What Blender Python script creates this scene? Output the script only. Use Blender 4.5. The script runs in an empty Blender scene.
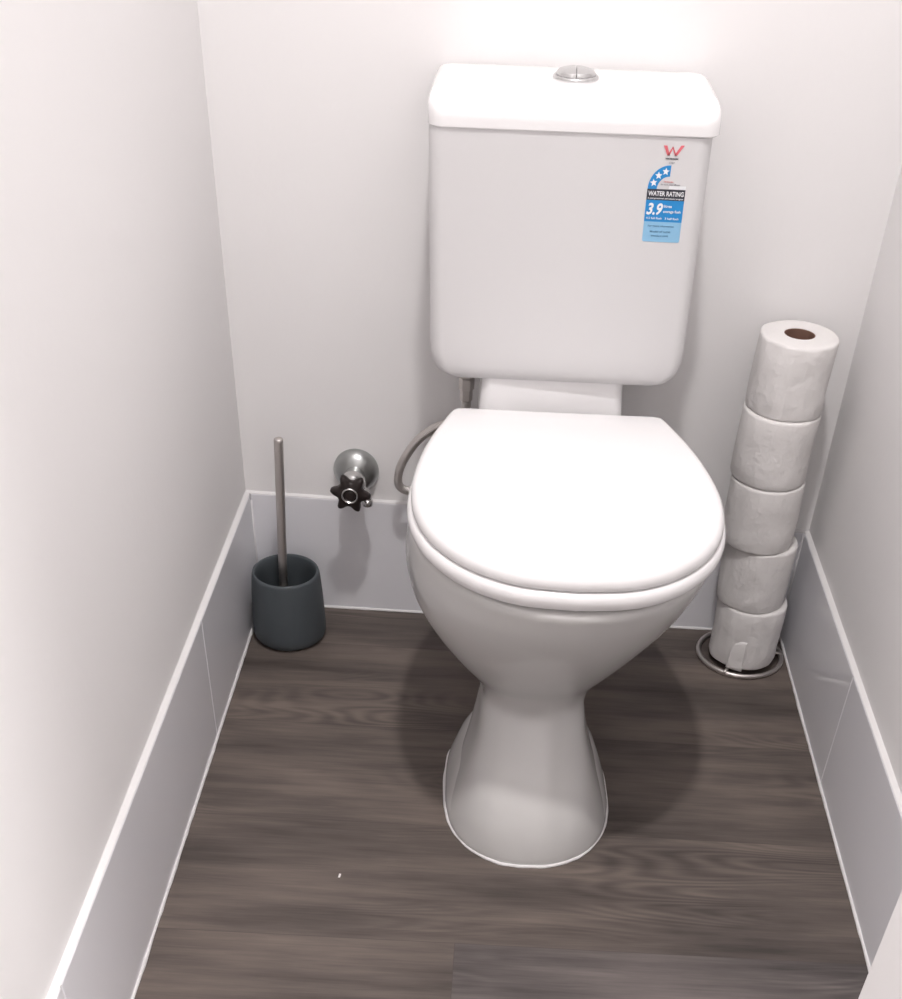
import bpy, bmesh, math, random
from mathutils import Vector, Matrix, noise
random.seed(7)
D = bpy.data
C = bpy.context.scene.collection
PI = math.pi
W = 0.8462            # clear width between the skirting tiles

# ------------------------------------------------------------------ helpers
def link(name, bm, mats=None, parent=None, smooth=True, loc=None):
    me = D.meshes.new(name)
    bmesh.ops.recalc_face_normals(bm, faces=bm.faces)
    for f in bm.faces: f.smooth = smooth
    bm.to_mesh(me); bm.free()
    o = D.objects.new(name, me)
    if mats:
        for m in (mats if isinstance(mats, (list, tuple)) else [mats]): me.materials.append(m)
    C.objects.link(o)
    if parent: o.parent = parent
    if loc: o.location = loc
    return o

def crease(o, ang=40):
    me = o.data
    bm = bmesh.new(); bm.from_mesh(me)
    for e in bm.edges:
        if len(e.link_faces) == 2 and e.calc_face_angle(0) > math.radians(ang): e.smooth = False
    bm.to_mesh(me); bm.free()
    return o

def thing(name, label, cat, loc=(0, 0, 0), rotz=0, group=None):
    o = D.objects.new(name, None); C.objects.link(o)
    o.location = loc; o.rotation_euler = (0, 0, rotz); o.empty_display_size = .05
    o['label'] = label; o['category'] = cat
    if group: o['group'] = group
    return o

def struct(o):
    o['kind'] = 'structure'; return o

def add_box(bm, x0, x1, y0, y1, z0, z1, mi=0):
    vs = [bm.verts.new((x, y, z)) for x in (x0, x1) for y in (y0, y1) for z in (z0, z1)]
    fs = []
    for q in ((0, 1, 3, 2), (4, 6, 7, 5), (0, 4, 5, 1), (2, 3, 7, 6), (0, 2, 6, 4), (1, 5, 7, 3)):
        f = bm.faces.new([vs[i] for i in q]); f.material_index = mi; fs.append(f)
    return vs

def loft(bm, rings, cap0=True, cap1=True, mi=0):
    """rings: list of equal-length lists of points"""
    vr = [[bm.verts.new(p) for p in r] for r in rings]
    n = len(vr[0])
    for a, b in zip(vr, vr[1:]):
        for i in range(n):
            f = bm.faces.new((a[i], a[(i + 1) % n], b[(i + 1) % n], b[i])); f.material_index = mi
    if cap0: bm.faces.new(vr[0][::-1]).material_index = mi
    if cap1: bm.faces.new(vr[-1]).material_index = mi
    return vr

def add_lathe(bm, prof, c=(0, 0, 0), axis='Z', n=48, closed=False, mi=0):
    """prof: list of (r, h); axis Z up or Y (h runs along -y)"""
    rings = []
    for r, h in prof:
        ring = []
        for i in range(n):
            a = 2 * PI * i / n
            if axis == 'Z': p = (c[0] + r * math.cos(a), c[1] + r * math.sin(a), c[2] + h)
            else: p = (c[0] + r * math.cos(a), c[1] - h, c[2] + r * math.sin(a))
            ring.append(p)
        rings.append(ring)
    if closed:
        rings.append(rings[0])
        vr = loft(bm, rings, False, False, mi)
        bmesh.ops.remove_doubles(bm, verts=bm.verts, dist=1e-7)
        return
    return loft(bm, rings, True, True, mi)

def catmull(pts, k=8, closed=False):
    P = [Vector(p) for p in pts]; out = []
    n = len(P)
    seg = n if closed else n - 1
    for i in range(seg):
        if closed: a, b, c, d = P[(i - 1) % n], P[i], P[(i + 1) % n], P[(i + 2) % n]
        else: a, b, c, d = P[max(i - 1, 0)], P[i], P[i + 1], P[min(i + 2, n - 1)]
        for j in range(k):
            t = j / k
            out.append(.5 * ((2 * b) + (-a + c) * t + (2 * a - 5 * b + 4 * c - d) * t * t + (-a + 3 * b - 3 * c + d) * t ** 3))
    if not closed: out.append(P[-1])
    return out

def add_tube(bm, pts, r, n=14, closed=False, mi=0):
    P = [Vector(p) for p in pts]; m = len(P); rings = []
    up = None
    for i in range(m):
        if closed: t = (P[(i + 1) % m] - P[i - 1]).normalized()
        else: t = (P[min(i + 1, m - 1)] - P[max(i - 1, 0)]).normalized()
        if up is None: up = Vector((0, 0, 1)) if abs(t.z) < .9 else Vector((1, 0, 0))
        s = t.cross(up).normalized(); up = s.cross(t).normalized()
        rr = r(i / (m - 1)) if callable(r) else r
        rings.append([P[i] + (s * math.cos(2 * PI * j / n) + up * math.sin(2 * PI * j / n)) * rr for j in range(n)])
    if closed:
        vr = [[bm.verts.new(p) for p in rg] for rg in rings]
        for i in range(m):
            a, b = vr[i], vr[(i + 1) % m]
            for j in range(n): bm.faces.new((a[j], a[(j + 1) % n], b[(j + 1) % n], b[j])).material_index = mi
    else: loft(bm, rings, True, True, mi)

def rrect(w, d, r, z, cx=0, cy=0, k=8):
    pts = []
    for sx, sy, a0 in ((1, 1, 0), (-1, 1, 90), (-1, -1, 180), (1, -1, 270)):
        for j in range(k + 1):
            a = math.radians(a0 + 90 * j / k)
            pts.append((cx + sx * (w / 2 - r) + r * math.cos(a), cy + sy * (d / 2 - r) + r * math.sin(a), z))
    return pts

def offset_ring(ring, d):
    """move a plan ring inwards by d"""
    n = len(ring); out = []
    for i in range(n):
        a, b = Vector(ring[i - 1]), Vector(ring[(i + 1) % n])
        t = (b - a); t.z = 0; t.normalize()
        nrm = Vector((-t.y, t.x, 0))
        out.append(Vector(ring[i]) + nrm * d)
    return out

# ------------------------------------------------------------------ materials
def mat(name, col, rough=.5, metal=0, coat=0, spec=.5):
    m = D.materials.new(name); m.use_nodes = True
    b = m.node_tree.nodes['Principled BSDF']
    b.inputs['Base Color'].default_value = (*col, 1)
    b.inputs['Roughness'].default_value = rough
    b.inputs['Metallic'].default_value = metal
    b.inputs['Coat Weight'].default_value = coat
    b.inputs['Specular IOR Level'].default_value = spec
    return m
def nd(m, t, **kw):
    n = m.node_tree.nodes.new(t)
    for k, v in kw.items(): setattr(n, k, v)
    return n
def lk(m, a, b): m.node_tree.links.new(a, b)
def bsdf(m): return m.node_tree.nodes['Principled BSDF']
def add_bump(m, scale, dist, strength=.3, detail=3, stretch=(1, 1, 1)):
    tc = nd(m, 'ShaderNodeTexCoord'); mp = nd(m, 'ShaderNodeMapping'); mp.inputs['Scale'].default_value = stretch
    nz = nd(m, 'ShaderNodeTexNoise'); nz.inputs['Scale'].default_value = scale; nz.inputs['Detail'].default_value = detail
    bp = nd(m, 'ShaderNodeBump'); bp.inputs['Strength'].default_value = strength; bp.inputs['Distance'].default_value = dist
    lk(m, tc.outputs['Object'], mp.inputs['Vector']); lk(m, mp.outputs[0], nz.inputs['Vector'])
    lk(m, nz.outputs['Fac'], bp.inputs['Height']); lk(m, bp.outputs[0], bsdf(m).inputs['Normal'])
    return nz

M_wall = mat('wall_paint', (.88, .863, .863), .75, spec=.25); add_bump(M_wall, 90, .002, .12)
M_ceil = mat('ceiling_paint', (.90, .88, .88), .85, spec=.2); add_bump(M_ceil, 60, .002, .1)
M_tile = mat('grey_glazed_tile', (.83, .825, .86), .12, spec=.5); add_bump(M_tile, 9, .004, .05, 1)
M_grout = mat('pale_grout', (.74, .73, .745), .7); add_bump(M_grout, 300, .001, .2)
M_seal = mat('white_sealant', (.76, .745, .745), .45); add_bump(M_seal, 120, .001, .2)
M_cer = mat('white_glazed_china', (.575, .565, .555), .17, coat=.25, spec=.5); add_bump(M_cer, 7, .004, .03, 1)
M_plast = mat('white_plastic', (.86, .845, .85), .2, spec=.45); add_bump(M_plast, 40, .0005, .05)
M_cist = mat('cistern_plastic', (.69, .678, .683), .33, spec=.4); add_bump(M_cist, 60, .0005, .06)
M_chrome = mat('chrome', (.62, .615, .61), .22, 1); add_bump(M_chrome, 40, .0005, .05)
M_dull = mat('dulled_chrome', (.45, .465, .46), .32, 1); add_bump(M_dull, 60, .0008, .15)
M_steel = mat('brushed_steel', (.60, .565, .545), .42, 1); add_bump(M_steel, 300, .0005, .15, stretch=(1, 1, .05))
M_satin = mat('satin_button_metal', (.62, .62, .62), .25, 1); add_bump(M_satin, 80, .0003, .05)
M_slot = mat('dark_slot', (.08, .08, .08), .5)
M_tap = mat('dark_bronze_plastic', (.022, .015, .014), .42, spec=.35); add_bump(M_tap, 60, .001, .1)
M_cup = mat('slate_grey_resin', (.074, .086, .095), .55, spec=.4); add_bump(M_cup, 500, .0006, .25)
M_brist = mat('white_bristles', (.7, .7, .7), .6); add_bump(M_brist, 900, .001, .5)
M_card = mat('brown_cardboard', (.22, .125, .095), .85, spec=.2); add_bump(M_card, 200, .001, .3)
M_paper = mat('white_tissue', (.80, .775, .765), .9, spec=.1)
bsdf(M_paper).inputs['Subsurface Weight'].default_value = 0
add_bump(M_paper, 38, .006, .6, 6)
M_blue = mat('label_blue', (.02, .26, .62), .3)
M_lblue = mat('label_light_blue', (.27, .52, .74), .3)
M_black = mat('label_black', (.035, .035, .05), .35)
M_white = mat('label_white', (.85, .86, .88), .4)
M_pink = mat('label_red', (.75, .16, .19), .4)
M_greytext = mat('label_grey_print', (.22, .22, .26), .4)
M_midblue = mat('label_blue_print', (.10, .25, .42), .4)
for m in (M_blue, M_lblue, M_black, M_white, M_pink, M_greytext, M_midblue, M_slot): add_bump(m, 200, .0003, .03)

# braided hose: fine diagonal weave in the bump
M_hose = mat('braided_steel', (.66, .63, .61), .45, 1)
tc = nd(M_hose, 'ShaderNodeTexCoord'); wv = nd(M_hose, 'ShaderNodeTexWave'); wv.bands_direction = 'DIAGONAL'
wv.inputs['Scale'].default_value = 180
bp = nd(M_hose, 'ShaderNodeBump'); bp.inputs['Strength'].default_value = .5; bp.inputs['Distance'].default_value = .0008
lk(M_hose, tc.outputs['Object'], wv.inputs['Vector']); lk(M_hose, wv.outputs['Fac'], bp.inputs['Height']); lk(M_hose, bp.outputs[0], bsdf(M_hose).inputs['Normal'])

def floor_material():
    m = mat('vinyl_plank', (.1, .09, .08), .5, spec=.35)
    tc = nd(m, 'ShaderNodeTexCoord')
    sep = nd(m, 'ShaderNodeSeparateXYZ'); lk(m, tc.outputs['Object'], sep.inputs[0])
    def math_(op, a, b=None, c=None):
        n = nd(m, 'ShaderNodeMath', operation=op)
        for i, v in enumerate((a, b, c)):
            if v is None: continue
            if isinstance(v, (int, float)): n.inputs[i].default_value = v
            else: lk(m, v, n.inputs[i])
        return n.outputs[0]
    # plank rows run along x, 0.2 m deep, with a joint at y = -0.703
    row = math_('DIVIDE', math_('ADD', sep.outputs['Y'], .703), .2)
    rid = math_('FLOOR', row)
    rfr = math_('SUBTRACT', row, rid)
    # plank ends: 1.22 m long, staggered per row; the row in front of -0.703 ends at x = 0.352
    wn = nd(m, 'ShaderNodeTexWhiteNoise', noise_dimensions='1D'); lk(m, math_('ADD', rid, 11.3), wn.inputs['W'])
    other = math_('SUBTRACT', 1, math_('COMPARE', rid, -1, .1))
    jx0 = math_('ADD', .352, math_('MULTIPLY', other, .62))
    xx = math_('DIVIDE', math_('SUBTRACT', sep.outputs['X'], jx0), 1.22)
    xid = math_('FLOOR', xx); xfr = math_('SUBTRACT', xx, xid)
    wn2 = nd(m, 'ShaderNodeTexWhiteNoise', noise_dimensions='2D')
    cb = nd(m, 'ShaderNodeCombineXYZ'); lk(m, rid, cb.inputs[0]); lk(m, xid, cb.inputs[1]); lk(m, cb.outputs[0], wn2.inputs['Vector'])
    # grain coordinates shifted per plank
    off = math_('MULTIPLY', wn2.outputs['Value'], 37)
    gv = nd(m, 'ShaderNodeCombineXYZ')
    lk(m, math_('ADD', sep.outputs['X'], off), gv.inputs[0]); lk(m, math_('ADD', sep.outputs['Y'], off), gv.inputs[1])
    def noise_(scl, sx, sy, det, rough=.55, dist=0):
        mp = nd(m, 'ShaderNodeMapping'); mp.inputs['Scale'].default_value = (sx, sy, 1); lk(m, gv.outputs[0], mp.inputs['Vector'])
        n = nd(m, 'ShaderNodeTexNoise'); n.inputs['Scale'].default_value = scl; n.inputs['Detail'].default_value = det
        n.inputs['Roughness'].default_value = rough; n.inputs['Distortion'].default_value = dist
        lk(m, mp.outputs[0], n.inputs['Vector']); return n.outputs['Fac']
    broad = noise_(4.5, .55, 3.0, 3)
    streak = noise_(14, .35, 5.0, 5, .6, .3)
    fine = noise_(60, .3, 7, 4, .6)
    # cathedral rings
    mp = nd(m, 'ShaderNodeMapping'); mp.inputs['Scale'].default_value = (.9, 6, 1); lk(m, gv.outputs[0], mp.inputs['Vector'])
    n0 = nd(m, 'ShaderNodeTexNoise'); n0.inputs['Scale'].default_value = 2.1; n0.inputs['Detail'].default_value = 1.2; lk(m, mp.outputs[0], n0.inputs['Vector'])
    rings = math_('SINE', math_('MULTIPLY', n0.outputs['Fac'], 170))
    ringmask = nd(m, 'ShaderNodeMapRange'); lk(m, noise_(3, .8, 2.6, 1), ringmask.inputs['Value'])
    ringmask.inputs['From Min'].default_value = .5; ringmask.inputs['From Max'].default_value = .68
    v = math_('ADD', math_('MULTIPLY', broad, .68), math_('MULTIPLY', streak, .32))
    v = math_('ADD', v, math_('MULTIPLY', math_('SUBTRACT', fine, .5), .16))
    v = math_('ADD', v, math_('MULTIPLY', math_('MULTIPLY', rings, ringmask.outputs[0]), .06))
    v = math_('ADD', v, math_('MULTIPLY', math_('SUBTRACT', wn2.outputs['Value'], .5), .09))
    cr = nd(m, 'ShaderNodeValToRGB'); lk(m, v, cr.inputs['Fac'])
    e = cr.color_ramp.elements
    e[0].position = .34; e[0].color = (.050, .0405, .037, 1)
    e[1].position = .68; e[1].color = (.180, .145, .126, 1)
    k = cr.color_ramp.elements.new(.5); k.color = (.107, .087, .0775, 1)
    # joints
    jy = math_('LESS_THAN', math_('MINIMUM', rfr, math_('SUBTRACT', 1, rfr)), .0025)
    jx = math_('LESS_THAN', math_('MINIMUM', xfr, math_('SUBTRACT', 1, xfr)), .0004)
    j = math_('MAXIMUM', jy, jx)
    mix = nd(m, 'ShaderNodeMix', data_type='RGBA'); mix.inputs[7].default_value = (.07, .056, .05, 1)
    lk(m, math_('MULTIPLY', j, .6), mix.inputs[0]); lk(m, cr.outputs[0], mix.inputs[6])
    # the short board at the front right is a greyer, cooler one
    grey = nd(m, 'ShaderNodeMix', data_type='RGBA'); grey.blend_type = 'COLOR'; grey.inputs[7].default_value = (.100, .090, .093, 1)
    lk(m, math_('MULTIPLY', math_('MULTIPLY', math_('COMPARE', rid, -1, .1), math_('COMPARE', xid, 0, .1)), .5), grey.inputs[0])
    lk(m, mix.outputs[2], grey.inputs[6]); lk(m, grey.outputs[2], bsdf(m).inputs['Base Color'])
    rr = nd(m, 'ShaderNodeMapRange'); lk(m, fine, rr.inputs['Value']); rr.inputs['To Min'].default_value = .42; rr.inputs['To Max'].default_value = .6
    lk(m, rr.outputs[0], bsdf(m).inputs['Roughness'])
    bp = nd(m, 'ShaderNodeBump'); bp.inputs['Strength'].default_value = .2; bp.inputs['Distance'].default_value = .001
    lk(m, math_('SUBTRACT', fine, j), bp.inputs['Height']); lk(m, bp.outputs[0], bsdf(m).inputs['Normal'])
    return m
M_floor = floor_material()

# ------------------------------------------------------------------ the room
T = .0075                 # tile thickness proud of the wall
ZC = 2.4
YF = -1.10               # inner face of the front wall (the one with the doorway)
XL, XR, YB = -T, W + T, .005
def box_obj(name, mats, *b, parent=None):
    bm = bmesh.new(); add_box(bm, *b); return link(name, bm, mats, parent, smooth=False)
HX0, HX1, HY = -.9, 1.75, -2.6     # hallway behind the doorway
struct(box_obj('floor', M_floor, HX0 - .1, HX1 + .1, HY - .1, YB + .1, -.05, 0))
struct(box_obj('ceiling', M_ceil, HX0 - .1, HX1 + .1, HY - .1, YB + .1, ZC, ZC + .05))
struct(box_obj('wall_back', M_wall, XL - .1, XR + .1, YB, YB + .1, 0, ZC))
struct(box_obj('wall_left', M_wall, XL - .1, XL, YF, YB, 0, ZC))
struct(box_obj('wall_right', M_wall, XR, XR + .1, YF, YB, 0, ZC))
# front wall: nib on the right of the doorway, left return and lintel, one wall
JX = .645; DY = YF - .10
bm = bmesh.new()
add_box(bm, JX, HX1, DY, YF, 0, ZC); add_box(bm, HX0, -.03, DY, YF, 0, ZC); add_box(bm, -.03, JX, DY, YF, 2.05, ZC)
struct(link('wall_front', bm, M_wall, smooth=False))
struct(box_obj('wall_hall_left', M_wall, HX0 - .1, HX0, HY, DY, 0, ZC))
struct(box_obj('wall_hall_right', M_wall, HX1, HX1 + .1, HY, DY, 0, ZC))
struct(box_obj('wall_hall_back', M_wall, HX0, HX1, HY - .1, HY, 0, ZC))

# tiled skirting: glazed tiles with grouted joints on each wall
def skirting(name, axis, joints, h0, h1):
    """axis 'x': along the back wall; 'l' / 'r': along the side walls"""
    bm = bmesh.new()
    ends = joints
    L = abs(ends[-1] - ends[0])
    g = .0011
    for a, b in zip(ends, ends[1:]):
        ha = h0 + (h1 - h0) * abs(a - ends[0]) / L; hb = h0 + (h1 - h0) * abs(b - ends[0]) / L
        s = 1 if b > a else -1
        A, B = a + s * g, b - s * g
        if axis == 'x': vs = add_box(bm, A, B, 0, YB, .001, 1)
        elif axis == 'l': vs = add_box(bm, XL, 0, min(A, B), max(A, B), .001, 1)
        else: vs = add_box(bm, W, XR, min(A, B), max(A, B), .001, 1)
        for v in vs:
            if v.co.z > .5:
                c = v.co.x if axis == 'x' else v.co.y
                v.co.z = ha if abs(c - A) < abs(c - B) else hb
    ed = [e for e in bm.edges]
    bmesh.ops.bevel(bm, geom=ed, offset=.0008, segments=1, affect='EDGES')
    # grout behind / between the tiles, just below their face
    e0, e1 = min(ends), max(ends); q = .0009
    if axis == 'x': vs = add_box(bm, e0 + g, e1 - g, q, YB - .0002, .0005, 1, 1)
    elif axis == 'l': vs = add_box(bm, XL + .0002, -q, e0, e1, .0005, 1, 1)
    else: vs = add_box(bm, W + q, XR - .0002, e0, e1, .0005, 1, 1)
    for v in vs:
        if v.co.z > .5:
            c = v.co.x if axis == 'x' else v.co.y
            v.co.z = h0 + (h1 - h0) * abs(c - ends[0]) / L - .0006
    return struct(link(name, bm, [M_tile, M_grout], smooth=False))
HLb, HRb = .1930, .184
skirting('baseboard_back', 'x', [-.0011, .42, W + .0011], HLb, HRb)
skirting('baseboard_left', 'l', [-.0005, -.345, -.945, YF], HLb, .190)
skirting('baseboard_right', 'r', [-.0005, -.375, -.975, YF], HRb, .1885)

# sealant along the top ledge and along the floor, wobbling a little
def bead(name, pts, ra, seed, flat=1.0):
    P = []
    a, b = Vector(pts[0]), Vector(pts[1]); n = int((b - a).length / .012)
    bm = bmesh.new()
    rings = []
    t = (b - a).normalized(); s = t.cross(Vector((0, 0, 1)))
    for i in range(n + 1):
        p = a.lerp(b, i / n)
        k = 1 + .35 * noise.noise(Vector((i * .23 + seed, seed, 0))) + .25 * max(0, noise.noise(Vector((i * .9, seed * 3, 2)))) * 2
        r = ra * k
        rings.append([p + (s * math.cos(2 * PI * j / 10) * r + Vector((0, 0, 1)) * math.sin(2 * PI * j / 10) * r * flat) for j in range(10)])
    loft(bm, rings)
    return struct(link(name, bm, M_seal))
bead('trim_1', ((.0, .0, .0006), (W, .0, .0006)), .0026, 1.3)
bead('trim_2', ((.0, -.0, .0006), (.0, YF, .0006)), .0027, 4.1)
bead('trim_3', ((W, -.0, .0006), (W, YF, .0006)), .0027, 7.7)
for nm, x in (('trim_7', .0004), ('trim_8', W - .0004)):
    bm = bmesh.new(); add_tube(bm, [(x, -.0006, .002), (x, -.0006, .10), (x, -.0006, .183)], .0019, 10)
    struct(link(nm, bm, M_grout))
def ledge(name, quad_a, quad_b):
    """triangular fillet of sealant on the tile top; cross-section points at both ends"""
    bm = bmesh.new(); loft(bm, [quad_a, quad_b]); return struct(link(name, bm, M_seal, smooth=False))
e = .0004
def sec_l(y, h): return [(-.0006, y, h - e), (-.0006, y, h + .0010), (XL, y, h + .0035), (XL, y, h - e)]
def sec_r(y, h): return [(W + .0006, y, h - e), (W + .0006, y, h + .0010), (XR, y, h + .0035), (XR, y, h - e)]
def sec_b(x, h): return [(x, .0006, h - e), (x, .0006, h + .0010), (x, YB, h + .0035), (x, YB, h - e)]
ledge('trim_4', sec_l(.0, HLb), sec_l(YF, .190))
ledge('trim_5', sec_r(.0, HRb), sec_r(YF, .1885))
ledge('trim_6', sec_b(XL, HLb), sec_b(XR, HRb))

# ------------------------------------------------------------------ toilet
TX, TY, TR = .4445, -.174, math.radians(2.4)
toilet = thing('toilet', 'white close-coupled toilet with closed lid, its cistern bearing a blue water rating sticker', 'toilet', (TX, TY, 0), TR)
# half outline of seat and lid in plan: (half width, distance in front of the back edge)
half = [(0, 0), (.06, 0), (.116, .0002), (.1290, .0015), (.1370, .008), (.1480, .040), (.1590, .076), (.1690, .118), (.1765, .169), (.179, .218),
        (.1735, .267), (.158, .313), (.132, .352), (.098, .382), (.055, .401), (0, .407)]
hs = catmull([(a, -b, 0) for a, b in half], 6)
hs = [Vector((max(v.x, 0), v.y, 0)) for v in hs]
outline = [Vector((v.x, v.y, 0)) for v in hs] + [Vector((-v.x, v.y, 0)) for v in reversed(hs[1:-1])]
outline = outline[::-1]       # ccw seen from above
def radial_in(d, z):
    out = []
    for v in outline:
        c = Vector((0, -.2, 0)); w = v - c; k = 1 - d / w.length
        out.append(Vector((w.x * k, -.2 + w.y * k, z)))
    return out
def at(ring, z): return [Vector((v.x, v.y, z)) for v in ring]
def ring_in(d, z): return at(offset_ring(outline, d), z)
def scaled(ring, s, z, cy=-.2):
    return [Vector((v.x * s, cy + (v.y - cy) * s, z)) for v in ring]

bm = bmesh.new()   # lid: rounded rim, very slightly domed
zt, zb = .4305, .4125
rings = [radial_in(.004, zb)] + [radial_in(.0035 - .0035 * math.sin(a), zb + .003 - .003 * math.cos(a)) for a in (.5, 1.1)] + [radial_in(0, zb + .005), radial_in(0, zt - .0115)]
for a in (15, 30, 45, 60, 75, 90):
    q = math.radians(a); rings.append(radial_in(.012 - .012 * math.cos(q), zt - .0115 + .0115 * math.sin(q)))
base = radial_in(.013, 0)
for s, dz in ((.9, .0001), (.5, .0002), (.1, .0003)):
    rings.append(scaled(base, s, zt + dz))
loft(bm, rings)
lid = link('lid', bm, M_plast, toilet)

bm = bmesh.new()   # seat ring under the lid
z0, z1 = .3915, .4115
def grow(d, z): return ring_in(-d, z)
outer = [grow(.001, z0), grow(.0035, z0 + .004), grow(.0045, z0 + .009), grow(.004, z0 + .014), grow(.001, z1 - .001), ring_in(.004, z1)]
def hole(s, z): return [Vector((v.x * s, -.215 + (v.y + .215) * s * 1.0, z)) for v in outline]
rings = outer + [hole(.68, z1), hole(.66, z1 - .006), hole(.66, z0 + .004), hole(.68, z0)]
vr = loft(bm, rings, False, False)
n = len(vr[0])
for i in range(n): bm.faces.new((vr[-1][i], vr[-1][(i + 1) % n], vr[0][(i + 1) % n], vr[0][i]))
for k in range(3):  # small buffers the seat stands on
    x, y = ((-.13, -.12), (.13, -.12), (0, -.395))[k]
    add_lathe(bm, [(.008, .3880), (.008, z0 + .002)], (x, y, 0), n=16)
crease(link('seat', bm, M_plast, toilet), 50)

for s in (-1, 1):  # hinge caps behind the lid
    bm = bmesh.new()
    add_lathe(bm, [(.014, .385), (.014, .412), (.012, .4165), (.006, .419)], (s * .075, .002, 0), n=24)
    add_tube(bm, [(s * .075 - .013, .002, .410), (s * .075 + .013, .002, .410)], .0085, 16)
    link('hinge', bm, M_plast, toilet)

# pan: one lofted china body; local coordinates, y forward is negative
def egg(z, hw, yc, fr, bk, nf=2.1, nb=2.4, N=72, cx=0):
    pts = []
    for i in range(N):
        a = 2 * PI * i / N
        c, s = math.cos(a), math.sin(a)
        nn = nf if s < 0 else nb
        ext = (yc - fr) if s < 0 else (bk - yc)
        pts.append(Vector((cx + hw * math.copysign(abs(c) ** (2 / nn), c), yc + ext * math.copysign(abs(s) ** (2 / nn), s), z)))
    return pts
PAN = [  # z, half width, y of widest point, front y, back y, exponents front/back, centre x
    (.0000, .1060, -.280, -.394, -.200, 2.2, 4, -.022),
    (.0060, .1065, -.280, -.394, -.200, 2.2, 4, -.022),
    (.0120, .1045, -.280, -.3925, -.200, 2.25, 4, -.022),
    (.0400, .0950, -.275, -.3825, -.190, 2.5, 4, -.022),
    (.0800, .0815, -.262, -.3590, -.165, 2.9, 4, -.022),
    (.1150, .0715, -.248, -.3320, -.140, 3.0, 4, -.022),
    (.1450, .0665, -.236, -.3100, -.110, 3.0, 3, -.022),
    (.1680, .0655, -.225, -.298, -.070, 2.8, 3, -.021),
    (.1950, .0790, -.216, -.308, -.030, 2.4, 2.6, -.021),
    (.2300, .1110, -.208, -.334, .010, 2.2, 2.6, -.021),
    (.2700, .1420, -.204, -.362, .045, 2.1, 2.6, -.019),
    (.3100, .1650, -.203, -.386, .062, 2.08, 2.6, -.015),
    (.3450, .1765, -.203, -.402, .070, 2.05, 2.6, -.009),
    (.3680, .1795, -.203, -.408, .072, 2.05, 2.6, -.004),
    (.3790, .1800, -.203, -.410, .072, 2.05, 2.6, -.002),
    (.3850, .1775, -.203, -.408, .070, 2.05, 2.6, -.002),
    (.3880, .1720, -.203, -.402, .066, 2.05, 2.6, -.002)]
bm = bmesh.new()
def interp_rows(rows, k):
    V = [Vector(r[:4]) for r in rows]; out = []
    def cm(a, b, c, d, t): return .5 * ((2 * b) + (-a + c) * t + (2 * a - 5 * b + 4 * c - d) * t * t + (-a + 3 * b - 3 * c + d) * t ** 3)
    n = len(rows)
    for i in range(n - 1):
        for j in range(k):
            t = j / k
            idx = [max(i - 1, 0), i, i + 1, min(i + 2, n - 1)]
            out.append([cm(*[rows[q][c] for q in idx], t) for c in range(8)])
    out.append(list(rows[-1])); return out
low = [list(r) for r in PAN[:3]]
rows = low[:2] + interp_rows(PAN[2:], 3)
rings = [egg(r[0], r[1], r[2], r[3], r[4], r[5], r[6], 72, r[7]) for r in rows]
# bowl opening
rings += [egg(.3882, .150, -.203, -.380, -.02, 2.05, 2.2), egg(.3875, .140, -.203, -.372, -.03, 2.05, 2.2),
          egg(.370, .134, -.205, -.365, -.035, 2.05, 2.2), egg(.30, .115, -.21, -.34, -.06, 2.05, 2.2), egg(.22, .06, -.2, -.27, -.10, 2.05, 2.2)]
loft(bm, rings)
# low foot behind the front panel, and the trapway running back to the floor outlet
FOOT = [(.0, .1085, -.262, -.392, -.110), (.010, .1085, -.262, -.392, -.110), (.016, .1068, -.262, -.386, -.112), (.030, .1015, -.255, -.37, -.117), (.052, .0925, -.245, -.34, -.124), (.074, .0780, -.235, -.31, -.132), (.088, .056, -.225, -.28, -.145)]
loft(bm, [egg(z, hw, yc, fr, bk, 2.2, 3.3, 72, -.022) for z, hw, yc, fr, bk in FOOT])
loft(bm, [egg(z, hw, -.11, -.23, bk, 2.6, 2.6, 48, -.020) for z, hw, bk in ((0, .060, .02), (.06, .050, .01), (.14, .046, .01), (.20, .050, .03), (.26, .060, .05))])
pan = crease(link('pan', bm, M_cer, toilet), 60)

bm = bmesh.new()   # bead of sealant round the foot
ring = egg(.0008, .1092, -.262, -.3955, -.109, 2.2, 3.3, 120, -.022)
ring = [v + Vector((v.x, v.y + .2, 0)).normalized() * (.0016 * noise.noise(Vector((i * .35, 3, 1)))) for i, v in enumerate(ring)]
add_tube(bm, ring, .0024, 8, True)
link('sealant_bead', bm, M_seal, toilet)

# flush connector between cistern and pan
bm = bmesh.new()
CXl = -.0075
rings = [rrect(.188, .075, .012, .383, CXl, .056), rrect(.186, .074, .012, .42, CXl, .056), rrect(.182, .070, .012, .445, CXl, .058), rrect(.182, .07, .012, .468, CXl, .058)]
loft(bm, rings)
crease(link('flush_connector', bm, M_plast, toilet), 40)

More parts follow.
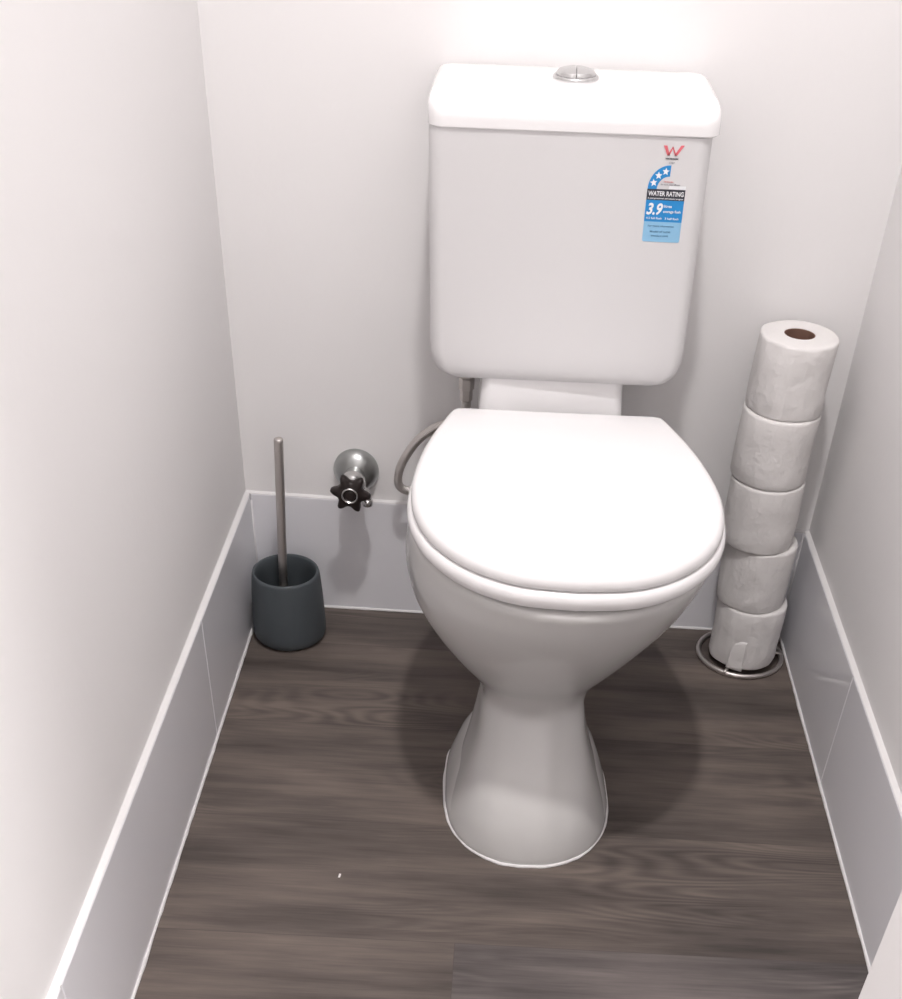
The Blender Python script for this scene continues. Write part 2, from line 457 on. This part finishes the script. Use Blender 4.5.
# cistern, slightly out of level as in the photo
cis_c = (.4350, -.0815)     # world centre in plan
tilt = math.radians(-1.1)
Minv = (Matrix.Translation((TX, TY, 0)) @ Matrix.Rotation(TR, 4, 'Z')).inverted()
def cist_obj(o, tilt=tilt):
    o.matrix_parent_inverse = Matrix.Identity(4)
    o.matrix_basis = Minv @ Matrix.Translation((cis_c[0], cis_c[1], .61)) @ Matrix.Rotation(tilt, 4, 'Y')
    return o
CW, CD = .3180, .163
zc = .61
bm = bmesh.new()
rings = []
R0 = .016
prof = [(.457, .014, .034), (.4585, .009, .026), (.462, .0045, .017), (.468, .002, .009), (.477, .0006, .0038), (.488, 0, .0012), (.502, 0, 0), (.7438, 0, 0)]
for z, dd, dw in prof: rings.append(rrect(CW - 2 * dw, CD - 2 * dd, R0, z - zc, 0, 0))
loft(bm, rings)
cist_obj(crease(link('cistern', bm, M_cist, toilet), 40))
bm = bmesh.new()
LW, LD, lx = CW + .0085, CD + .005, .0040
rings = [rrect(LW - .005, LD - .003, .017, .7435 - zc, lx), rrect(LW, LD, .019, .7450 - zc, lx), rrect(LW, LD, .019, .753 - zc, lx)]
for a in range(9, 91, 9):
    q = math.radians(a); k = 1 - math.cos(q); fr = .050 * k; bk = .008 * k; sd = .015 * k ** 1.5
    rings.append(rrect(LW - 2 * sd, LD - fr - bk, .019 - .006 * k, .753 + .0250 * math.sin(q) ** .85 - zc, lx, (fr - bk) / 2))
rings += [rrect(LW - .10, LD - .09, .011, .7784 - zc, lx, .02), rrect(LW - .18, LD - .12, .01, .7785 - zc, lx, .02)]
loft(bm, rings)
cist_obj(crease(link('cistern_lid', bm, M_plast, toilet), 40), math.radians(-1.5))
# dual flush button
bx_, by_ = .0055, .014
bm = bmesh.new()
add_lathe(bm, [(.0265, .7780 - zc), (.0262, .781 - zc), (.0245, .7826 - zc), (.0235, .7822 - zc)], (bx_, by_, 0))
fb = cist_obj(link('flush_button', bm, M_satin, toilet), math.radians(-1.5))
for s in (-1, 1):
    bm = bmesh.new()
    N = 24; rows = []
    for rr, hz in ((.0228, .782), (.0228, .7838), (.0215, .7862), (.017, .7882), (.010, .7898), (.003, .7902)):
        ring = []
        for i in range(N + 1):
            a = -PI / 2 + PI * i / N
            x = max(rr * math.cos(a), .0007); ring.append((bx_ + s * x, by_ + rr * math.sin(a), hz - zc))
        rows.append(ring)
    loft(bm, rows)
    pm = crease(link('push_half', bm, M_satin, fb), 35)

# water rating sticker: all coordinates on the cistern front
FY = -CD / 2 - .0004      # front face in cistern coordinates
def world_to_c(x, z): return x - cis_c[0], z - zc
def poly(bm, pts, y, mi=0):
    vs = [bm.verts.new((a, y, b)) for a, b in pts]
    f = bm.faces.new(vs); f.material_index = mi
LX, LZ = world_to_c(.5255, .6905)     # top left of the black band
LWd = .0435
bm = bmesh.new()
def slab(bm, pts, y0, y1, mi):
    a = [bm.verts.new((p, y0, q)) for p, q in pts]; b = [bm.verts.new((p, y1, q)) for p, q in pts]
    n = len(pts); bm.faces.new(a).material_index = mi; bm.faces.new(b[::-1]).material_index = mi
    for i in range(n): bm.faces.new((a[i], b[i], b[(i + 1) % n], a[(i + 1) % n])).material_index = mi
def band(z0, z1, mi): slab(bm, [(LX, LZ + z0), (LX + LWd, LZ + z0), (LX + LWd, LZ + z1), (LX, LZ + z1)], FY, FY + .0006, mi)
band(-.0115, 0, 1); band(-.0345, -.0115, 0); 
c3 = [(LX, LZ - .0345), (LX, LZ - .0545)] + [(LX + .002 - .002 * math.cos(a), LZ - .0545 - .002 * math.sin(a)) for a in (.5, 1.0)] + [(LX + .002, LZ - .0565), (LX + LWd - .002, LZ - .0565)] + \
     [(LX + LWd - .002 + .002 * math.sin(a), LZ - .0545 - .002 * math.cos(a)) for a in (.5, 1.0)] + [(LX + LWd, LZ - .0545), (LX + LWd, LZ - .0345)]
slab(bm, c3, FY, FY + .0006, 2)
# star arc: a quarter of a flat ring
ro, ri, rzo, rzi = .0240, .0135, .0250, .0135
arc = [(LX + ro - ro * math.cos(a) + .0002, LZ + rzo * math.sin(a)) for a in [math.radians(9 * i) for i in range(11)]]
arc2 = [(LX + ro - ri * math.cos(a), LZ + rzi * math.sin(a)) for a in [math.radians(9 * i) for i in range(10, -1, -1)]]
slab(bm, arc + arc2, FY, FY + .0006, 0)
slab(bm, [(LX + ro, LZ + .0005), (LX + LWd, LZ + .0005), (LX + LWd, LZ + .004), (LX + ro + .001, LZ + .004)], FY + .0002, FY + .0006, 3)
label = cist_obj(link('water_rating_sticker', bm, [M_blue, M_black, M_lblue, M_white], toilet, smooth=False))
label['label'] = 'blue, black and pale blue sticker with three white stars and 3.9'
def sub(name, bm, m): 
    o = link(name, bm, m, label, smooth=False); return o
for k, a in enumerate((20, 47, 74)):
    bm = bmesh.new(); q = math.radians(a)
    cx = LX + ro - (ro + ri) / 2 * math.cos(q); cz = LZ + (rzo + rzi) / 2 * math.sin(q)
    pts = []
    for i in range(10):
        rr = .0042 if i % 2 == 0 else .0019; t = math.radians(90 - (a - 60) * .2) + PI * i / 5
        pts.append((cx + rr * math.cos(t), cz + rr * math.sin(t)))
    slab(bm, pts, FY - .0003, FY, 0)
    sub('star', bm, M_white)
def text(name, s, x, z, size, m, shear=0, bold=0, width=None):
    cu = D.curves.new(name, 'FONT'); cu.body = s; cu.size = size; cu.shear = shear; cu.extrude = .00015; cu.offset = bold
    cu.resolution_u = 3
    tmp = D.objects.new(name, cu); C.objects.link(tmp)
    bpy.context.view_layer.update()
    dg = bpy.context.evaluated_depsgraph_get()
    me = D.meshes.new_from_object(tmp.evaluated_get(dg)); D.objects.remove(tmp); D.curves.remove(cu)
    xs = [v.co.x for v in me.vertices]; k = (width / (max(xs) - min(xs))) if width else 1
    x0 = min(xs)
    for v in me.vertices:
        a, b, c = v.co; v.co = (x + (a - x0) * k, FY - .0002 - c, z + b)
    me.materials.clear(); me.materials.append(m); me.name = name
    o = D.objects.new(name, me); C.objects.link(o); o.parent = label
    return o
text('lettering', 'WATER RATING', LX + .0015, LZ - .0068, .0068, M_white, 0, .00015, LWd - .003)
text('lettering', 'A joint government and industry program', LX + .0015, LZ - .0102, .0022, M_white, 0, .00003, LWd - .003)
text('lettering', '3.9', LX + .0015, LZ - .0265, .0165, M_white, .25, .0005, .0185)
text('lettering', 'litres', LX + .0210, LZ - .0190, .0042, M_white, 0, .00005, .0090)
text('lettering', 'average flush', LX + .0210, LZ - .0245, .0040, M_white, 0, .00005, .0200)
text('lettering', '4.5 full flush   3 half flush', LX + .0020, LZ - .0318, .0032, M_white, 0, .00003, LWd - .006)
text('lettering', 'For more information', LX + .005, LZ - .0400, .0028, M_midblue, 0, .00003, .030)
text('lettering', 'Model of toilet', LX + .008, LZ - .0460, .0028, M_midblue, 0, .00003, .024)
text('lettering', 'Standard 6400', LX + .010, LZ - .0505, .0024, M_midblue, 0, .00002, .020)
text('lettering', 'The more stars', LX + ro - .0065, LZ + .0075, .0022, M_pink, 0, .00002, .011)
text('lettering', 'the more water efficient', LX + ro - .0095, LZ + .0045, .0022, M_greytext, 0, .00002, .022)
text('lettering', 'WATERMARK', LX + .0165, LZ + .0310, .0022, M_black, 0, .00008, .0150)
text('lettering', '1287', LX + .0215, LZ + .0265, .0026, M_greytext, 0, .00001, .0060)
bm = bmesh.new()   # the red W mark: two overlapping tapered strokes
wx, wz = LX + .0140, LZ + .0350
def stroke(x0, z0, x1, z1, w0, w1):
    slab(bm, [(wx + x0 - w0 / 2, wz + z0), (wx + x0 + w0 / 2, wz + z0), (wx + x1 + w1 / 2, wz + z1), (wx + x1 - w1 / 2, wz + z1)], FY - .0002, FY + .0005, 0)
stroke(.0012, .0098, .0056, 0, .0040, .0030); stroke(.0056, 0, .0098, .0088, .0024, .0012)
stroke(.0094, .0088, .0136, 0, .0012, .0022); stroke(.0136, 0, .0205, .0104, .0030, .0038)
sub('watermark_logo', bm, M_pink)

# ------------------------------------------------------------------ water supply
tap = thing('stop_tap', 'chrome stop tap on the back wall with dark star-shaped handle, above the grey tile skirting', 'tap', (.161, YB, .2405))
bm = bmesh.new()
add_lathe(bm, [(.0335, 0), (.0338, .003), (.0325, .007), (.029, .013), (.023, .018), (.0165, .021), (.012, .022)], axis='Y')
link('wall_flange', bm, M_dull, tap)
bm = bmesh.new()
add_lathe(bm, [(.0160, .0), (.0155, .022), (.0165, .031), (.0180, .036), (.0186, .042), (.0180, .049), (.0150, .054), (.0130, .056), (.0130, .066), (.008, .067), (.008, .074)], axis='Y', n=40)
add_tube(bm, [(.006, -.042, -.004), (.0175, -.043, -.012), (.0205, -.045, -.018), (.0210, -.047, -.0285)], .0062, 16)
add_lathe(bm, [(.0070, -.032), (.0078, -.030), (.0078, -.024), (.0066, -.022)], (.0210, -.047, 0), n=20)
link('tap_body', bm, M_chrome, tap)
bm = bmesh.new()     # star handle with six lobes
rows = []
for h, k in ((.0680, .70), (.0685, .90), (.0705, 1.0), (.0770, 1.0), (.0800, .93), (.0815, .80)):
    ring = []
    for i in range(96):
        a = 2 * PI * i / 96 - .12
        r = .0205 + .0078 * (0.5 + .5 * math.cos(6 * (a + .12))) ** 1.6 * 1.25 - .001
        ring.append((r * k * math.cos(a), -h, r * k * math.sin(a)))
    rows.append(ring)
loft(bm, rows)
hnd = crease(link('handle', bm, M_tap, tap), 45)
bm = bmesh.new()
add_lathe(bm, [(.0122, .0795), (.0122, .0835), (.0110, .0850), (.0096, .0845), (.0094, .0825), (.001, .0820)], axis='Y', n=36)
link('cap_ring', bm, M_chrome, hnd)
bm = bmesh.new()
add_lathe(bm, [(.0078, .0815), (.0078, .0833), (.005, .0843), (.001, .0845)], axis='Y', n=30)
link('centre_button', bm, M_tap, hnd)

hose = thing('water_hose', 'braided grey metal hose looping from under the cistern past the left of the lid', 'hose', (.323, -.066, .40))
def rel(p): return (p[0] - .323, p[1] + .066, p[2] - .40)
path = [(.323, -.066, .400), (.3230, -.064, .378), (.316, -.058, .358), (.300, -.050, .347), (.280, -.044, .336), (.257, -.040, .316), (.2385, -.038, .288),
        (.2280, -.037, .262), (.2285, -.037, .241), (.2420, -.036, .2330), (.262, -.033, .236), (.29, -.028, .244), (.318, -.020, .250), (.332, -.008, .2525), (.334, YB, .253)]
bm = bmesh.new(); add_tube(bm, [rel(p) for p in catmull(path, 8)], .0062, 16)
link('braided_tube', bm, M_hose, hose)
bm = bmesh.new()
add_lathe(bm, [(.0070, -.012), (.0085, -.010), (.0085, .004), (.0105, .005), (.0105, .020), (.0088, .021), (.0088, .0585)], (0, 0, 0), n=6)
link('inlet_nut', bm, M_steel, hose, smooth=False)
bm = bmesh.new()
add_lathe(bm, [(.018, 0), (.018, .003), (.010, .006), (.008, .012)], (.334 - .323, YB + .066, .253 - .40), axis='Y', n=30)
link('wall_flange', bm, M_chrome, hose)

# ------------------------------------------------------------------ brush and holder
BX, BY = .0610, -.0830
hold = D.objects.new('toilet_brush_holder', None); D.objects.remove(hold)
bm = bmesh.new()
prof = [(.002, 0), (.044, .0), (.049, .0015), (.0535, .006), (.0555, .013), (.0558, .022), (.0550, .045), (.0535, .075), (.0515, .100), (.0505, .110), (.0495, .1135), (.0478, .1150),
        (.0462, .1145), (.0450, .1115), (.0450, .100), (.0470, .06), (.0480, .02), (.044, .009), (.002, .008)]
add_lathe(bm, prof, n=72)
hold = link('toilet_brush_holder', bm, M_cup, loc=(BX, BY, 0))
hold['label'] = 'dark slate-grey rounded toilet brush holder cup on the floor in the left corner'; hold['category'] = 'brush holder'
brush = thing('toilet_brush', 'toilet brush with slim brushed steel handle standing in the grey cup', 'toilet brush', (BX - .004, BY - .004, .0095))
bm = bmesh.new(); add_tube(bm, [(.0, 0, .060), (.0015, 0, .12), (.0085, .004, .311), (.0086, .004, .3140), (.0086, .004, .3150)], lambda t: .0066 if t < .7 else (.0062 if t < .9 else .0048), 20)
link('handle', bm, M_steel, brush)
bm = bmesh.new()
add_lathe(bm, [(.006, .012), (.007, .055), (.009, .060), (.009, .066), (.006, .070)], n=24)
hd = link('brush_head', bm, M_brist, brush)
bm = bmesh.new()
for k in range(14):
    z = .006 + .0038 * k
    R = .026 * math.sqrt(max(.15, 1 - ((k - 5) / 10) ** 2))
    for i in range(20):
        a = 2 * PI * (i + .5 * (k % 2)) / 20
        c, s = math.cos(a), math.sin(a)
        add_tube(bm, [(.004 * c, .004 * s, z), (R * c, R * s, z - .0015)], .0006, 4)
bo = link('bristles', bm, M_brist, hd); bo['kind'] = 'stuff'

# ------------------------------------------------------------------ toilet paper tower
SX, SY = .7710, -.0690
stand = thing('toilet_roll_stand', 'round grey metal wire base of the spare toilet roll stand on the floor', 'toilet roll stand', (SX, SY, 0))
bm = bmesh.new()
ringp = [(.0655 * math.cos(2 * PI * i / 72), .0635 * math.sin(2 * PI * i / 72), .0042) for i in range(72)]
add_tube(bm, ringp, .0040, 12, True)
link('base_ring', bm, M_steel, stand)
bm = bmesh.new()
for a in (-118, 2, 122):
    q = math.radians(a); add_tube(bm, [(0, 0, .0075), (.060 * math.cos(q), .060 * math.sin(q), .0075), (.0690 * math.cos(q), .0685 * math.sin(q), .0072)], .0026, 10)
link('cross_bar', bm, M_steel, stand)
bm = bmesh.new(); add_tube(bm, [(0, 0, .004), (-.004, 0, .2), (-.009, .0, .46)], .0045, 14)
link('upright_rod', bm, M_steel, stand)

def make_roll(seed, R=.0525, H=.0975):
    bm = bmesh.new(); n = 96
    prof = [(.0205, 0), (R - .003, 0), (R - .0008, .0012), (R, .004), (R, H * .25), (R, H * .5), (R, H * .75), (R, H - .004), (R - .0008, H - .0012), (R - .003, H), (R * .8, H), (R * .6, H), (.0205, H), (.0205, H * .5)]
    rings = []
    for j, (r, h) in enumerate(prof):
        ring = []
        for i in range(n):
            a = 2 * PI * i / n
            w = 0
            if r > R * .7: w = .0022 * noise.noise(Vector((math.cos(a) * 1.3 + seed, math.sin(a) * 1.3, h * 14))) + .0007 * noise.noise(Vector((math.cos(a) * 6 + seed, math.sin(a) * 6, h * 60)))
            # last sheet: the radius steps by a sheet thickness at one angle
            st = .0009 * (((a - 4.2) / (2 * PI)) % 1) if r > R * .7 else 0
            ring.append(((r + w + st) * math.cos(a), (r + w + st) * math.sin(a), h + (.0006 * noise.noise(Vector((r * 60, a, seed))) if .021 < r and h > H * .9 else 0)))
        rings.append(ring)
    vr = loft(bm, rings, False, False)
    for i in range(n): bm.faces.new((vr[-1][i], vr[-1][(i + 1) % n], vr[0][(i + 1) % n], vr[0][i]))
    return bm
RG = 'spare toilet rolls stacked on the stand'
rolls = [(.7565, -.0650, 'topmost white toilet roll of the stack, its brown cardboard core showing', 0.3),
         (.7535, -.0680, 'second white toilet roll from the top, jutting left under the topmost roll', 1.9),
         (.7560, -.0695, 'middle white toilet roll of the stack of five, third from the top', 3.1),
         (.7665, -.0685, 'fourth white toilet roll from the top, resting on the lowest roll', 4.4),
         (.7725, -.0735, 'lowest white toilet roll, on the metal ring base, with a loose torn sheet end', 5.2)]
H = .0990
for k, (x, y, lab, sd) in enumerate(rolls):
    z = .0105 + (4 - k) * (H + .0003)
    t = thing('toilet_roll', lab, 'toilet roll', (x, y, z), sd, RG)
    bm = make_roll(sd, .0520, H)
    crease(link('tissue', bm, M_paper, t), 60)
    bm = bmesh.new()
    add_lathe(bm, [(.0204, .0004), (.0204, H - .0006), (.0192, H - .0006), (.0192, .0004)], n=48, closed=True)
    crease(link('cardboard_core', bm, M_card, t), 50)
    if k == 4:    # loose end of the sheet hanging over the bottom edge at the front
        t.rotation_euler = (0, 0, 0)
        bm = bmesh.new(); rows = []
        for j in range(9):
            h = .048 - .049 * j / 8
            row = []
            for i in range(11):
                a = math.radians(-122 + 24 * i / 10 - 3 * (j / 8) * (1 - i / 10))
                r = .0518 + .0028 * min(1, j / 3) + .0018 * max(0, (j - 5) / 3) * (i / 10) ** 2
                row.append((r * math.cos(a), r * math.sin(a), max(h + .004 * (i / 10) * (1 - j / 8), .0)))
            rows.append(row)
        vv = [[bm.verts.new(p) for p in r] for r in rows]
        for a_, b_ in zip(vv, vv[1:]):
            for i in range(10): bm.faces.new((a_[i], a_[i + 1], b_[i + 1], b_[i]))
        fl = link('loose_sheet', bm, M_paper, t)
        so = fl.modifiers.new('thick', 'SOLIDIFY'); so.thickness = .0003

# tiny scrap of paper on the floor
bm = bmesh.new(); add_box(bm, -.0012, .0012, -.0030, .0030, .0001, .0012)
for v in bm.verts: v.co.x += .0008 * math.sin(v.co.y * 900)
sp = link('paper_scrap', bm, M_paper, loc=(.2035, -.603, 0), smooth=False)
sp['label'] = 'tiny white scrap on the brown floor left of the toilet foot'; sp['category'] = 'scrap'

# ------------------------------------------------------------------ lights
def downlight(name, x, y, power, r, label, col=(1, .972, .962), spread=130):
    t = thing(name, label, 'ceiling light', (x, y, ZC))
    bm = bmesh.new(); add_lathe(bm, [(r, -.001), (r, -.004), (r + .012, -.006), (r + .02, -.001), (r + .02, .0)], n=48)
    link('rim', bm, M_plast, t)
    l = D.lights.new(name + '_lamp', 'AREA'); l.shape = 'DISK'; l.size = 2 * r; l.energy = power; l.color = col; l.spread = math.radians(spread)
    o = D.objects.new(name + '_lamp', l); C.objects.link(o); o.location = (x, y, ZC - .012)
    return t
downlight('ceiling_or_fill_light', .385, -.93, 13.0, .055, 'round white recessed ceiling downlight above the toilet')
downlight('ceiling_or_fill_light', 1.3, -1.55, 34, .12, 'added fill lamp, unseen, on the ceiling at the right-hand end of the hallway', spread=180)  # unseen lamp added so light bounced off the hall fills the room
downlight('ceiling_or_fill_light', -.55, -1.55, 7, .12, 'added fill lamp, unseen, on the ceiling at the left-hand end of the hallway', spread=180)  # second unseen lamp, added to brighten the right wall through the doorway

w = D.worlds.new('World'); bpy.context.scene.world = w; w.use_nodes = True
w.node_tree.nodes['Background'].inputs[0].default_value = (.9, .92, 1, 1)
w.node_tree.nodes['Background'].inputs[1].default_value = .3

# ------------------------------------------------------------------ camera
cx, cy, cz, pitch, yaw, roll, f, px, py = .3732, -1.6277, 1.0601, .7266, -.0338, .0779, 1179.85, 510.8, 795.84
fw = Vector((-math.sin(yaw) * math.cos(pitch), math.cos(yaw) * math.cos(pitch), -math.sin(pitch)))
r = Vector((math.cos(yaw), math.sin(yaw), 0)); u = r.cross(fw)
r2 = r * math.cos(roll) + u * math.sin(roll); u2 = -r * math.sin(roll) + u * math.cos(roll)
cam = D.cameras.new('camera'); co = D.objects.new('camera', cam); C.objects.link(co)
co.matrix_world = Matrix(((r2.x, u2.x, -fw.x, cx), (r2.y, u2.y, -fw.y, cy), (r2.z, u2.z, -fw.z, cz), (0, 0, 0, 1)))
cam.sensor_fit = 'HORIZONTAL'; cam.sensor_width = 36; cam.lens = f * 36 / 902
cam.shift_x = (451 - px) / 902; cam.shift_y = (py - 499.5) / 902; cam.clip_start = .01
sc = bpy.context.scene; sc.camera = co
sc.view_settings.view_transform = 'Standard'; sc.view_settings.look = 'None'; sc.view_settings.gamma = 1
sc.view_settings.use_curve_mapping = False
sc.view_settings.exposure = -0.02
